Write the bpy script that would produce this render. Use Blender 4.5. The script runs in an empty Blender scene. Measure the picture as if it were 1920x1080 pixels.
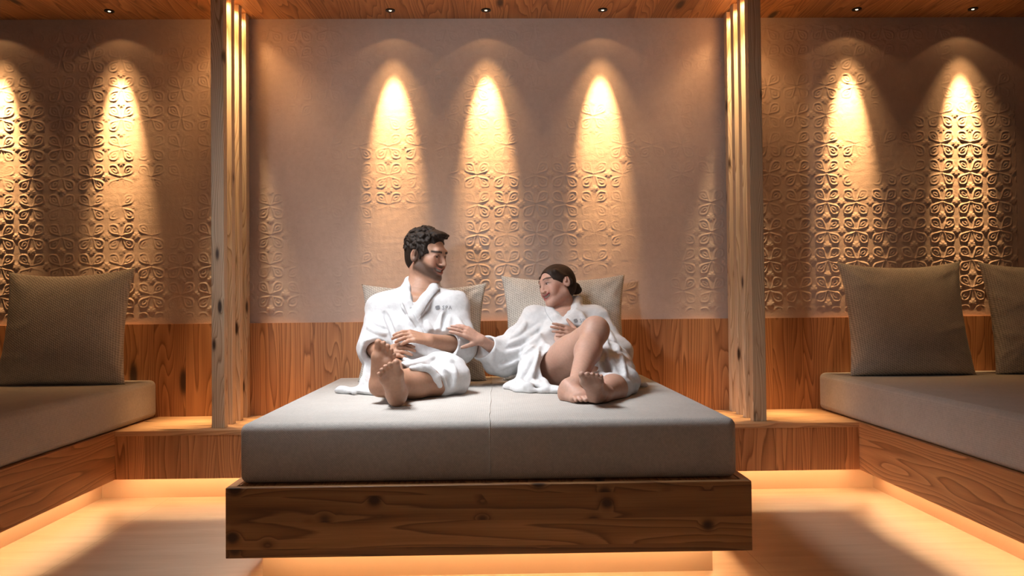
import bpy, bmesh, math, random
import numpy as np
from mathutils import Vector, Matrix
from mathutils.bvhtree import BVHTree

sc = bpy.context.scene
COL = sc.collection
PI = math.pi

# ------------------------------------------------------------------ camera
F_PX, YAW, PITCH, ROLL, CAM_Z = 1600.0, .0208, .0185, .0096, .928
_f = Vector((math.sin(YAW) * math.cos(PITCH), math.cos(YAW) * math.cos(PITCH), math.sin(PITCH)))
_r = Vector((math.cos(YAW), -math.sin(YAW), 0))
_u = _r.cross(_f)
CR = _r * math.cos(ROLL) - _u * math.sin(ROLL)
CU = _r * math.sin(ROLL) + _u * math.cos(ROLL)
cam_d = bpy.data.cameras.new('camera')
cam_d.sensor_width = 36.0
cam_d.lens = 36.0 * F_PX / 1920.0
cam_d.clip_start = .05
cam = bpy.data.objects.new('camera', cam_d)
COL.objects.link(cam)
m3 = Matrix((CR, CU, -_f)).transposed()
cam.matrix_world = Matrix.Translation((0, 0, CAM_Z)) @ m3.to_4x4()
sc.camera = cam


def W(u, v, y):
    """a measured photo pixel at a known distance y into the room -> room coordinates (metres)"""
    d = _f + CR * ((u - 960) / F_PX) - CU * ((v - 540) / F_PX)
    return np.array((d.x * y / d.y, y, CAM_Z + d.z * y / d.y))


# ------------------------------------------------------------------ world, exposure, big lights
wd = bpy.data.worlds.new('room_ambience')
sc.world = wd
wd.use_nodes = True
bg = wd.node_tree.nodes['Background']
bg.inputs[0].default_value = (.75, .8, 1, 1)
bg.inputs[1].default_value = .0
vs = sc.view_settings
vs.view_transform = 'Standard'
vs.look = 'None'
vs.gamma = 1
vs.use_curve_mapping = False
vs.exposure = 0.0
sc.cycles.use_denoising = True
sc.cycles.max_bounces = 8
sc.cycles.sample_clamp_indirect = 6

WARM = (1.0, .57, .24)
LEDC = (1.0, .62, .30)


def lamp(name, kind, loc, energy, color, target=None, **kw):
    d = bpy.data.lights.new(name, kind)
    d.energy = energy
    d.color = color
    for k, v in kw.items():
        setattr(d, k, v)
    o = bpy.data.objects.new(name, d)
    COL.objects.link(o)
    o.location = loc
    if target is not None:
        o.rotation_euler = (Vector(target) - Vector(loc)).to_track_quat('-Z', 'Y').to_euler()
    return o


# neutral ceiling softlight over the couch, and a softer lamp from the front left of the room
lamp('ceiling_softlight', 'AREA', (-.75, 3.25, 2.43), 30, (.93, .96, 1), (-.05, 3.5, .5),
     shape='RECTANGLE', size=1.1, size_y=.7, spread=math.radians(82))
lamp('front_left_lamp', 'SPOT', (-2.0, .2, 1.85), 172, (.96, .97, 1), (.0, 4.4, 1.38),
     spot_size=math.radians(40), spot_blend=.7, shadow_soft_size=.16)

lamp('added_room_fill', 'AREA', (0, -.7, 2.40), 11, (1, .90, .80), (0, 3.2, .6), shape='RECTANGLE', size=3.2, size_y=.9)  # unseen fill added behind the camera to lift cushions and couch front

# ------------------------------------------------------------------ room numbers
D = 4.584          # back wall
YB = 4.04          # bench front
YF = 2.754         # couch frame front
CEIL = 2.47
Z_TOP, Z_BOT = .348, .124      # bench / frame top and bottom
Z_UND = .158                   # underside inside the light recess
Z_WAIN = .838
Z_MAT = .545
XL, XR = -1.78, 1.73           # faces of the side platforms
ROOM_L, ROOM_R, ROOM_F = -3.7, 3.7, -1.6


# ------------------------------------------------------------------ object helpers
def tag(o, label=None, cat=None, group=None, kind=None):
    if label: o['label'] = label
    if cat: o['category'] = cat
    if group: o['group'] = group
    if kind: o['kind'] = kind
    return o


def thing(name, label, cat, loc, group=None):
    o = bpy.data.objects.new(name, None)
    o.empty_display_size = .05
    COL.objects.link(o)
    o.location = loc
    return tag(o, label, cat, group)


def link_mesh(name, me, mat=None, parent=None, loc=None, smooth=False):
    """me holds room coordinates; the object is placed at loc (or inherits its parent's place)"""
    o = bpy.data.objects.new(name, me)
    COL.objects.link(o)
    if mat is not None and not me.materials:
        me.materials.append(mat)
    if smooth:
        me.polygons.foreach_set('use_smooth', [True] * len(me.polygons))
    base = Vector((0, 0, 0))
    p = parent
    while p is not None:
        base += p.location
        p = p.parent
    if parent is not None:
        o.parent = parent
        me.transform(Matrix.Translation(-base))
    elif loc is not None:
        me.transform(Matrix.Translation(-Vector(loc)))
        o.location = loc
    return o


def bm_obj(name, bm, mat=None, parent=None, loc=None, smooth=False):
    me = bpy.data.meshes.new(name)
    bm.normal_update()
    bm.to_mesh(me)
    bm.free()
    return link_mesh(name, me, mat, parent, loc, smooth)


def add_box(bm, x0, x1, y0, y1, z0, z1, bevel=0, seg=2):
    r = bmesh.ops.create_cube(bm, size=1)
    for v in r['verts']:
        v.co.x = x0 if v.co.x < 0 else x1
        v.co.y = y0 if v.co.y < 0 else y1
        v.co.z = z0 if v.co.z < 0 else z1
    if bevel:
        es = list({e for v in r['verts'] for e in v.link_edges})
        bmesh.ops.bevel(bm, geom=es, offset=bevel, segments=seg, profile=.5, affect='EDGES')


def box(name, x0, x1, y0, y1, z0, z1, mat, parent=None, bevel=0, seg=2, loc=None, smooth=False):
    bm = bmesh.new()
    add_box(bm, x0, x1, y0, y1, z0, z1, bevel, seg)
    return bm_obj(name, bm, mat, parent, loc, smooth)


def np_mesh(name, V, Fq):
    me = bpy.data.meshes.new(name)
    V = np.ascontiguousarray(V, dtype=np.float32)
    Fq = np.ascontiguousarray(Fq, dtype=np.int32)
    n, k = Fq.shape
    me.vertices.add(len(V))
    me.vertices.foreach_set('co', V.ravel())
    me.loops.add(n * k)
    me.loops.foreach_set('vertex_index', Fq.ravel())
    me.polygons.add(n)
    me.polygons.foreach_set('loop_start', np.arange(0, n * k, k, dtype=np.int32))
    me.polygons.foreach_set('loop_total', np.full(n, k, dtype=np.int32))
    me.polygons.foreach_set('use_smooth', np.ones(n, dtype=bool))
    me.update(calc_edges=True)
    me.validate()
    return me


# ------------------------------------------------------------------ materials
class NT:
    def __init__(self, name):
        self.m = bpy.data.materials.new(name)
        self.m.use_nodes = True
        self.t = self.m.node_tree
        self.b = self.t.nodes['Principled BSDF']

    def n(self, typ, **kw):
        nd = self.t.nodes.new(typ)
        for k, v in kw.items():
            setattr(nd, k, v)
        return nd

    def put(self, sock, val):
        if isinstance(val, bpy.types.NodeSocket):
            self.t.links.new(val, sock)
        elif val is not None:
            sock.default_value = val

    def math(self, op, a, b=None, c=None):
        nd = self.n('ShaderNodeMath', operation=op)
        self.put(nd.inputs[0], a)
        if b is not None: self.put(nd.inputs[1], b)
        if c is not None: self.put(nd.inputs[2], c)
        return nd.outputs[0]

    def mix(self, f, a, b, blend='MIX'):
        nd = self.n('ShaderNodeMix', data_type='RGBA', blend_type=blend)
        self.put(nd.inputs[0], f)
        self.put(nd.inputs[6], a)
        self.put(nd.inputs[7], b)
        return nd.outputs[2]

    def xyz(self, x, y, z):
        nd = self.n('ShaderNodeCombineXYZ')
        for i, v in enumerate((x, y, z)): self.put(nd.inputs[i], v)
        return nd.outputs[0]

    def sep(self, v):
        nd = self.n('ShaderNodeSeparateXYZ')
        self.put(nd.inputs[0], v)
        return nd.outputs

    def noise(self, vec, scale, detail=2, rough=.5, dist=0):
        nd = self.n('ShaderNodeTexNoise')
        self.put(nd.inputs['Vector'], vec)
        nd.inputs['Scale'].default_value = scale
        nd.inputs['Detail'].default_value = detail
        nd.inputs['Roughness'].default_value = rough
        nd.inputs['Distortion'].default_value = dist
        return nd.outputs[0]

    def ramp(self, f, stops, interp='LINEAR'):
        nd = self.n('ShaderNodeValToRGB')
        cr = nd.color_ramp
        cr.interpolation = interp
        while len(cr.elements) < len(stops): cr.elements.new(.5)
        for e, (p, c) in zip(cr.elements, stops):
            e.position = p
            e.color = c if len(c) == 4 else (*c, 1)
        self.put(nd.inputs[0], f)
        return nd.outputs[0]

    def maprange(self, v, a, b, c=0, d=1, smooth=True):
        nd = self.n('ShaderNodeMapRange')
        if smooth: nd.interpolation_type = 'SMOOTHSTEP'
        self.put(nd.inputs[0], v)
        for i, x in enumerate((a, b, c, d)): self.put(nd.inputs[i + 1], x)
        return nd.outputs[0]

    def bump(self, h, strength, dist):
        nd = self.n('ShaderNodeBump')
        nd.inputs['Strength'].default_value = strength
        nd.inputs['Distance'].default_value = dist
        self.put(nd.inputs['Height'], h)
        self.put(self.b.inputs['Normal'], nd.outputs[0])

    def coords(self):
        return self.n('ShaderNodeTexCoord').outputs['Object']


def g3(v):
    return (v, v, v, 1)


def wood(name, along, plank=None, pw=.15, light=(.55, .265, .11), mid=(.41, .178, .07), dark=(.17, .062, .02),
         rings=7.0, knots=.5, gap=True, seed=0.0, contrast=1.0, rough=.5, ks=(2.3, 8.0)):
    """larch boards: contour-like growth rings stretched along the board, a tone per board, knots"""
    t = NT(name)
    P = t.coords()
    rnd = t.n('ShaderNodeObjectInfo').outputs['Random']
    s = t.sep(P)
    ax = 'XYZ'.index(along)
    oth = [i for i in range(3) if i != ax]
    pl = 'XYZ'.index(plank) if plank else None
    if pl is not None:
        idf = t.math('DIVIDE', t.math('ADD', s[pl], 20 + seed * .37), pw)
        pid = t.math('FLOOR', idf)
        fr = t.math('FRACT', idf)
    else:
        pid, fr = 0.0, None
    wn = t.n('ShaderNodeTexWhiteNoise', noise_dimensions='1D')
    t.put(wn.inputs['W'], t.math('ADD', t.math('MULTIPLY', rnd, 53.0), t.math('ADD', pid, seed)))
    r = wn.outputs['Value']
    rc = t.sep(wn.outputs['Color'])
    a = t.math('ADD', s[ax], t.math('MULTIPLY', r, 31.7))
    b = t.math('ADD', s[oth[0]], t.math('MULTIPLY', rc[0], 17.3))
    c = t.math('ADD', s[oth[1]], t.math('MULTIPLY', rc[1], 11.9))
    v = t.xyz(t.math('MULTIPLY', a, .9), t.math('MULTIPLY', b, 8.5), t.math('MULTIPLY', c, 8.5))
    n1 = t.noise(v, 1.0, 1.5, .45, .25)
    # knots
    kv = t.xyz(t.math('MULTIPLY', a, ks[0]), t.math('MULTIPLY', b, ks[1]), t.math('MULTIPLY', c, ks[1] * .5))
    vo = t.n('ShaderNodeTexVoronoi', feature='F1')
    t.put(vo.inputs['Vector'], kv)
    vo.inputs['Scale'].default_value = 1.0
    kd = vo.outputs['Distance']
    pick = t.math('GREATER_THAN', t.sep(vo.outputs['Color'])[0], 1 - knots)
    kn = t.math('MULTIPLY', t.maprange(kd, .09, .23, 1, 0), pick)
    kh = t.math('MULTIPLY', t.maprange(kd, .08, .36, 1, 0), pick)
    ring_t = t.math('ADD', t.math('MULTIPLY', n1, rings * 2.4), t.math('MULTIPLY', t.math('ADD', b, c), rings * 6.0))
    ring_t = t.math('ADD', ring_t, t.math('MULTIPLY', kh, .9))
    wob = t.noise(t.xyz(t.math('MULTIPLY', a, 6.0), t.math('MULTIPLY', b, 60.0), t.math('MULTIPLY', c, 60.0)), 1.0, 2)
    ring = t.math('FRACT', t.math('ADD', ring_t, t.math('MULTIPLY', wob, .22)))
    lm = tuple(m_ + (l_ - m_) * contrast for l_, m_ in zip(light, mid))
    dm = tuple(m_ + (d_ - m_) * contrast for d_, m_ in zip(dark, mid))
    late = tuple(.38 * x + .62 * y for x, y in zip(mid, dm))
    col = t.ramp(ring, [(0, lm), (.35, tuple(.5 * (x + y) for x, y in zip(lm, mid))), (.7, mid), (.88, late), (.97, lm)])
    # a denser dark streak where the figure says so
    n2 = t.noise(t.xyz(t.math('MULTIPLY', a, .35), t.math('MULTIPLY', b, 9.0), t.math('MULTIPLY', c, 9.0)), 1.0, 2)
    col = t.mix(t.maprange(n2, .52, .72, 0, .55), col, t.ramp(ring, [(0, mid), (.6, late), (.9, dm), (1, mid)]))
    # fibres and tone per board
    fib = t.noise(t.xyz(t.math('MULTIPLY', a, 5.0), t.math('MULTIPLY', b, 330.0), t.math('MULTIPLY', c, 330.0)), 1.0, 3, .6)
    col = t.mix(1.0, col, t.ramp(fib, [(.3, g3(.86)), (.7, g3(1.08))]), 'MULTIPLY')
    col = t.mix(1.0, col, t.ramp(rc[2], [(0, (.78, .74, .70)), (.5, (1, 1, 1)), (1, (1.12, 1.1, 1.05))]), 'MULTIPLY')
    col = t.mix(t.math('MULTIPLY', kh, .35), col, (*dm, 1))
    col = t.mix(kn, col, (.055, .024, .010, 1))
    h = t.math('MULTIPLY', ring, -.25)
    if fr is not None and gap:
        edge = t.math('MINIMUM', fr, t.math('SUBTRACT', 1.0, fr))
        g = t.maprange(edge, .0, .0022 / pw, 1, 0)
        col = t.mix(t.math('MULTIPLY', g, .55), col, (.06, .025, .01, 1))
        h = t.math('SUBTRACT', h, g)
    t.put(t.b.inputs['Base Color'], col)
    t.b.inputs['Roughness'].default_value = rough
    t.bump(h, .35, .0012)
    return t.m


M_WAIN = wood('larch_upright_boards', 'Z', 'X', .165, rings=6, knots=.32, seed=3)
M_BENCH_TOP = wood('larch_ledge_top', 'X', 'Y', .27, rings=5, knots=.2, seed=9, contrast=.7, light=(.66, .40, .20), mid=(.52, .28, .13))
M_SIDE = wood('larch_long_boards', 'Y', None, rings=5, knots=.25, seed=5)
M_FRAME_DIMMED = wood('larch_couch_frame_dimmed', 'X', 'Z', .083, rings=4, knots=.8, seed=7, gap=False, ks=(8.0, 19.0),
               light=(.36, .18, .068), mid=(.265, .122, .042), dark=(.10, .04, .015))  # same larch, with the dim light on the couch front put into its colours
M_SLAT = wood('larch_slat', 'Z', None, rings=9, knots=.6, seed=11, ks=(5.0, 17.0), light=(.74, .58, .40), mid=(.63, .455, .29), dark=(.22, .10, .04))
M_CEIL = wood('larch_ceiling_boards', 'Y', 'X', .20, rings=6, knots=.3, seed=2, light=(.55, .28, .115), mid=(.40, .175, .065))


def plaster():
    t = NT('stamped_clay_plaster')
    P = t.coords()
    n = t.noise(P, 3.5, 5, .6)
    n2 = t.noise(P, 42, 4, .65)
    col = t.ramp(n, [(.3, (.49, .375, .31)), (.5, (.54, .42, .35)), (.7, (.58, .455, .38))])
    col = t.mix(.35, col, t.ramp(n2, [(.3, (.47, .36, .295)), (.7, (.61, .48, .405))]))
    t.put(t.b.inputs['Base Color'], col)
    t.b.inputs['Roughness'].default_value = .9
    t.b.inputs['Specular IOR Level'].default_value = .15
    t.bump(t.math('ADD', t.math('MULTIPLY', n2, .6), t.noise(P, 160, 3)), .30, .002)
    return t.m


def floor_mat():
    t = NT('beige_wood_look_floor_tile')
    P = t.coords()
    s = t.sep(P)
    v = t.xyz(t.math('MULTIPLY', s[0], 1.4), t.math('MULTIPLY', s[1], 9.0), 0.0)
    n = t.noise(v, 1.6, 5, .55, .4)
    col = t.ramp(n, [(.25, (.39, .28, .19)), (.5, (.45, .33, .23)), (.75, (.51, .385, .275))])
    kx = t.math('DIVIDE', t.math('ADD', s[0], 1.585 + 12.575), 1.2575)
    ix = t.math('FLOOR', kx)
    fx = t.math('FRACT', kx)
    ex = t.math('MULTIPLY', t.math('MINIMUM', fx, t.math('SUBTRACT', 1.0, fx)), 1.2575)
    off = t.math('MULTIPLY', t.math('MODULO', ix, 2.0), .8)
    ky = t.math('DIVIDE', t.math('ADD', t.math('ADD', s[1], off), 16.0 - 3.39 + .8 * 0), 1.6)
    fy = t.math('FRACT', ky)
    ey = t.math('MULTIPLY', t.math('MINIMUM', fy, t.math('SUBTRACT', 1.0, fy)), 1.6)
    g = t.maprange(t.math('MINIMUM', ex, ey), .0008, .002, 1, 0)
    col = t.mix(t.math('MULTIPLY', g, .6), col, (.26, .18, .12, 1))
    t.put(t.b.inputs['Base Color'], col)
    t.b.inputs['Roughness'].default_value = .42
    t.bump(t.math('MULTIPLY', g, -1.0), .3, .001)
    return t.m


def plain(name, col, rough=.6, metal=0, spec=.5, emit=None, strength=0):
    t = NT(name)
    t.b.inputs['Base Color'].default_value = (*col, 1)
    t.b.inputs['Roughness'].default_value = rough
    t.b.inputs['Metallic'].default_value = metal
    t.b.inputs['Specular IOR Level'].default_value = spec
    if emit:
        t.b.inputs['Emission Color'].default_value = (*emit, 1)
        t.b.inputs['Emission Strength'].default_value = strength
    return t.m


def weave(name, c1, c2, scale=220, diag=False, bump=.5, fuzz=.2):
    """woven upholstery: fine crossing threads (diagonal twill when diag)"""
    t = NT(name)
    P = t.coords()
    s = t.sep(P)
    if diag:
        q = t.math('ADD', s[0], t.math('MULTIPLY', s[2], .62))
        p = t.math('SUBTRACT', s[2], t.math('MULTIPLY', s[0], .62))
    else:
        q = t.math('ADD', s[0], s[1])
        p = t.math('ADD', s[2], s[1])
    w1 = t.math('SINE', t.math('MULTIPLY', q, scale * PI))
    w2 = t.math('SINE', t.math('MULTIPLY', p, scale * PI * (.55 if diag else 1)))
    n = t.noise(P, scale * .8, 2)
    n2 = t.noise(P, 9, 3)
    m = t.math('ADD', t.math('MULTIPLY', t.math('MULTIPLY', w1, w2), .5), n)
    if not diag: m = t.math('ADD', m, t.math('MULTIPLY', t.noise(P, 95, 2, .5), 1.6))
    col = t.mix(t.maprange(m, .05 if diag else .7, .95 if diag else 1.9), (*c1, 1), (*c2, 1))
    col = t.mix(fuzz, col, t.ramp(n2, [(.3, tuple(.8 * x for x in c1)), (.7, c2)]))
    t.put(t.b.inputs['Base Color'], col)
    t.b.inputs['Roughness'].default_value = .95
    t.b.inputs['Specular IOR Level'].default_value = .1
    t.b.inputs['Sheen Weight'].default_value = .15
    t.bump(m, bump, .0015)
    return t.m


M_MATT = weave('taupe_ribbed_upholstery', (.40, .375, .345), (.52, .49, .45), 260, False, .34)
M_PILLOW = weave('grey_beige_twill', (.33, .31, .275), (.63, .595, .535), 150, True, .6)
M_PLASTER = plaster()
M_FLOOR = floor_mat()
M_PLINTH = plain('beige_plinth', (.50, .36, .25), .7)
M_DARK = plain('matt_black_metal', (.02, .018, .016), .35, .6)
M_BULB = plain('lit_lamp_glass', (1, .9, .7), .3, emit=(1, .75, .45), strength=6)
M_LED = plain('led_strip_light', (1, .8, .5), .4, emit=LEDC, strength=60)
M_LABEL = plain('black_woven_label', (.015, .015, .018), .8)
M_PALE = plain('plain_room_wall', (.13, .09, .06), .9)


def terry():
    t = NT('white_terry_cloth')
    P = t.coords()
    n = t.noise(P, 420, 2, .6)
    n2 = t.noise(P, 60, 3, .6)
    col = t.ramp(n2, [(.3, (.56, .56, .565)), (.7, (.64, .64, .645))])
    t.put(t.b.inputs['Base Color'], col)
    t.b.inputs['Roughness'].default_value = .95
    t.b.inputs['Specular IOR Level'].default_value = .1
    t.b.inputs['Sheen Weight'].default_value = .2
    t.bump(t.math('ADD', n, t.math('MULTIPLY', n2, 1.2)), .45, .003)
    return t.m


def skin(name):
    t = NT(name)
    a = t.n('ShaderNodeAttribute', attribute_name='tone')
    P = t.coords()
    n = t.noise(P, 90, 3)
    col = t.mix(1.0, a.outputs['Color'], t.ramp(n, [(.3, g3(.93)), (.7, g3(1.05))]), 'MULTIPLY')
    t.put(t.b.inputs['Base Color'], col)
    t.b.inputs['Roughness'].default_value = .5
    t.b.inputs['Specular IOR Level'].default_value = .35
    t.b.inputs['Subsurface Weight'].default_value = .12
    t.b.inputs['Subsurface Radius'].default_value = (.012, .004, .002)
    t.bump(t.noise(P, 260, 2), .12, .001)
    return t.m


def hair_mat(name, c1, c2, scale):
    t = NT(name)
    P = t.coords()
    n = t.noise(P, scale, 4, .7, 1.0)
    t.put(t.b.inputs['Base Color'], t.ramp(n, [(.3, c1), (.7, c2)]))
    t.b.inputs['Roughness'].default_value = .62
    t.b.inputs['Specular IOR Level'].default_value = .25
    t.bump(n, .5, .002)
    return t.m


M_TERRY = terry()
M_SKIN_M = skin('tanned_skin')
M_SKIN_W = skin('fair_skin')
M_HAIR_M = hair_mat('dark_curly_hair', (.008, .006, .005), (.035, .022, .015), 140)
M_HAIR_W = hair_mat('dark_brown_sleek_hair', (.010, .006, .004), (.040, .021, .013), 60)
M_EYEW = plain('eye_white', (.50, .47, .45), .3)
M_EYED = plain('dark_iris', (.02, .012, .008), .15)
M_TEETH = plain('tooth_white', (.82, .78, .70), .25)
M_PIPING = plain('grey_piping_cord', (.42, .42, .43), .9)
M_THREAD = plain('grey_embroidery_thread', (.20, .20, .21), .8)

# ------------------------------------------------------------------ room shell
box('floor', ROOM_L, ROOM_R, ROOM_F, D + .2, -.08, 0, M_FLOOR)['kind'] = 'structure'
box('ceiling', ROOM_L, ROOM_R, ROOM_F, D + .2, CEIL, CEIL + .08, M_CEIL)['kind'] = 'structure'
box('wall_left', ROOM_L - .1, ROOM_L, ROOM_F, D + .2, 0, CEIL, M_PALE)['kind'] = 'structure'
box('wall_right', ROOM_R, ROOM_R + .1, ROOM_F, D + .2, 0, CEIL, M_PALE)['kind'] = 'structure'
box('wall_front', ROOM_L, ROOM_R, ROOM_F - .1, ROOM_F, 0, CEIL, M_PALE)['kind'] = 'structure'


def smooth_noise(x, z, seed, f):
    rs = np.random.RandomState(seed)
    out = np.zeros_like(x)
    for i in range(14):
        a = rs.uniform(0, 2 * PI)
        k = f * rs.uniform(.5, 1.6)
        out += np.sin(k * (x * math.cos(a) + z * math.sin(a)) + rs.uniform(0, 6.28))
    return out / 14 ** .5


def back_wall():
    """clay wall with a stamped floral relief, modelled as real depth"""
    h = .0030
    xs = np.concatenate(([ROOM_L], np.arange(-2.86, 2.86, h), [ROOM_R]))
    zs = np.concatenate(([0.0, Z_WAIN - .03], np.arange(Z_WAIN - .02, CEIL, h), [CEIL]))
    X, Z = np.meshgrid(xs, zs, indexing='ij')
    P = .158
    wx = X + .0012 * smooth_noise(X, Z, 5, 60)
    wz = Z + .0012 * smooth_noise(X, Z, 6, 60)
    u = ((wx - 1.808) / P + .5) % 1 * 2 - 1
    v = ((wz - .99) / P + .5) % 1 * 2 - 1
    R = np.zeros_like(X)

    def ridge(e, w):
        return np.exp(-(e / w) ** 2)
    p = (np.abs(u) + np.abs(v)) / 2 ** .5      # along the diagonal of the nearest petal
    q = (np.abs(u) - np.abs(v)) / 2 ** .5
    tt = np.clip((p - .10) / .98, 0, 1)
    w = .30 * np.sin(PI * tt ** 1.7) ** .85
    on = (p > .06) & (p < 1.10)
    e1 = np.where(on, np.abs(q) - w, 1)
    R = np.maximum(R, ridge(e1, .060))
    t2 = np.clip((p - .45) / .42, 0, 1)
    w2 = .10 * np.sin(PI * t2)
    e2 = np.where((p > .44) & (p < .88), np.abs(q) - w2, 1)
    R = np.maximum(R, .8 * ridge(e2, .05))
    for du, dv in ((1, 0), (0, 1)):
        a = np.abs(np.abs(u) - du)
        b = np.abs(np.abs(v) - dv)
        dd = a + b
        dd = dd + .05 * np.cos(8 * np.arctan2(b, a))
        R = np.maximum(R, 1.0 / (1 + np.exp((dd - .27) / .035)))
    m = .30 + .45 * smooth_noise(X, Z, 11, 5.0) + .32 * smooth_noise(X, Z, 12, 15.0)
    side = np.clip((np.abs(X) - 1.0) / .5, 0, 1)
    low = np.clip((1.75 - Z) / .7, 0, 1)
    m = m + .42 * side + .40 * low - .16 + .22 * smooth_noise(X, Z, 13, 44.0)
    m = np.clip(m, .04, 1.05)
    R = np.clip(R * (1 + .22 * smooth_noise(X, Z, 21, 150)), 0, 1.3)
    relief = (.0025 + .0009 * side) * R * m
    relief += .0004 * smooth_noise(X, Z, 31, 22) + .00016 * smooth_noise(X, Z, 33, 140)
    edge = np.clip((Z - Z_WAIN - .035) / .03, 0, 1) * np.clip((CEIL - .03 - Z) / .03, 0, 1)
    inside = (X > -2.85) & (X < 2.85)
    relief = np.where(inside & (Z > Z_WAIN - .01), relief * edge, 0)
    V = np.stack([X, D - relief, Z], -1).reshape(-1, 3)
    nx, nz = X.shape
    i = np.arange(nx * nz).reshape(nx, nz)
    Fq = np.stack([i[:-1, :-1], i[1:, :-1], i[1:, 1:], i[:-1, 1:]], -1).reshape(-1, 4)
    o = link_mesh('wall_back', np_mesh('wall_back', V, Fq), M_PLASTER)
    o['kind'] = 'structure'


back_wall()
WY = D - .018   # face of the wainscot
t_ = box('trim_1', ROOM_L, ROOM_R, WY, D + .02, Z_TOP - .02, Z_WAIN, M_WAIN)
tag(t_, kind='structure')

# ------------------------------------------------------------------ the wooden ledge along the wall
ledge = thing('wooden_ledge', 'larch wood ledge along the back wall carrying the upright posts', 'ledge', (0, YB, 0))
box('front_board', XL, XR, YB, YB + .025, Z_BOT, Z_TOP - .022, M_WAIN, ledge)
box('top_board', XL, XR, YB - .002, WY - .001, Z_TOP - .022, Z_TOP, M_BENCH_TOP, ledge)
box('underside', XL, XR, YB + .025, WY - .004, Z_UND, Z_UND + .018, M_SIDE, ledge)
box('plinth', XL, XR, 4.215, WY - .004, 0, Z_UND, M_PLINTH, ledge)


def led(parent, x0, x1, y0, y1, z):
    return box('led_strip', x0, x1, y0, y1, z - .004, z, M_LED, parent)


led(ledge, XL, -.84, 4.135, 4.147, Z_UND)
led(ledge, .80, XR, 4.135, 4.147, Z_UND)

# ------------------------------------------------------------------ side platforms and their mattresses
for sgn, xf, xp, wall, side in ((-1, XL, -1.92, ROOM_L, 'left'), (1, XR, 1.87, ROOM_R, 'right')):
    pf = thing('platform_bed', 'long larch platform bed on the %s, under the thick beige mattress beside the %s wall' % (side, side),
               'platform bed', (xf, 2.4, 0))
    a, b = sorted((xf, xf + sgn * .025))
    box('side_board', a, b, .9, D - .022, Z_BOT, Z_TOP, M_SIDE, pf)
    a, b = sorted((xf + sgn * .025, wall - sgn * .012))
    box('deck', a, b, .9, D - .022, Z_UND, Z_TOP - .005, M_SIDE, pf)
    bm = bmesh.new()
    a, b = sorted((xp, wall - sgn * .012))
    add_box(bm, a, b, .9, D - .022, 0, Z_UND)
    a, b = sorted((xp, xf))
    add_box(bm, a, b, 4.215, D - .022, 0, Z_UND)
    bm_obj('plinth', bm, M_PLINTH, pf)
    xm = xf + sgn * .085
    led(pf, xm - .006, xm + .006, .95, 4.10, Z_UND)


def mattress(name, label, x0, x1, y0, y1, z0, z1, r=.03):
    bm = bmesh.new()
    add_box(bm, x0, x1, y0, y1, z0, z1, r, 5)
    return tag(bm_obj(name, bm, M_MATT, None, ((x0 + x1) / 2, (y0 + y1) / 2, z0), True), label, 'mattress')


mattress('mattress', 'thick beige mattress on the left platform under a single grey cushion', -3.6, XL - .004, .95, 4.555, Z_TOP, Z_MAT)
mattress('mattress', 'thick beige mattress on the right platform under two grey cushions', XR + .004, 3.6, .95, 4.555, Z_TOP, Z_MAT)

# ------------------------------------------------------------------ the couch in the middle
FX0, FX1 = -.864, .826
couch = thing('couch_base', 'floating larch wood couch base with a glowing underside in the middle', 'couch base', (-.02, YF, 0))
box('front_panel', FX0, FX1, YF, YF + .028, Z_BOT, Z_TOP, M_FRAME_DIMMED, couch, .0015, 1)
box('side_panel', FX0, FX0 + .028, YF + .028, YB - .004, Z_BOT, Z_TOP, M_SIDE, couch)
box('side_panel', FX1 - .028, FX1, YF + .028, YB - .004, Z_BOT, Z_TOP, M_SIDE, couch)
box('deck', -.834, .795, 2.802, YB - .004, Z_UND + .006, Z_TOP - .001, M_SIDE, couch)
box('floor_board', FX0 + .028, FX1 - .028, YF + .028, YB - .004, Z_UND, Z_UND + .006, M_SIDE, couch)
box('plinth', -.80, .745, 2.95, YB - .004, 0, Z_UND, M_PLINTH, couch)
led(couch, -.80, .745, 2.893, 2.905, Z_UND)
led(couch, -.842, -.832, 2.95, 4.0, Z_UND)
led(couch, .778, .788, 2.95, 4.0, Z_UND)
rs = random.Random(4)
for sgn, x in ((-1, FX0), (1, FX1)):
    for zc, ln, out in ((.262, .022, .006), (.245, .030, .011), (.222, .035, .007), (.20, .02, .004)):
        if sgn > 0 and zc < .23: continue
        bm = bmesh.new()
        y = YF + .045 + rs.random() * .03
        z = zc + rs.random() * .004
        vs_ = [bm.verts.new(c) for c in ((x - sgn * .002, y - .02, z - ln * .45), (x - sgn * .002, y + .05, z - ln * .3), (x - sgn * .002, y + .05, z + ln * .3),
                                         (x - sgn * .002, y - .02, z + ln * .35), (x + sgn * out, y, z - ln * .05), (x + sgn * out * .7, y + .025, z + ln * .2))]
        bmesh.ops.convex_hull(bm, input=vs_)
        bm_obj('bark_chip', bm, M_SIDE, couch)


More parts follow.
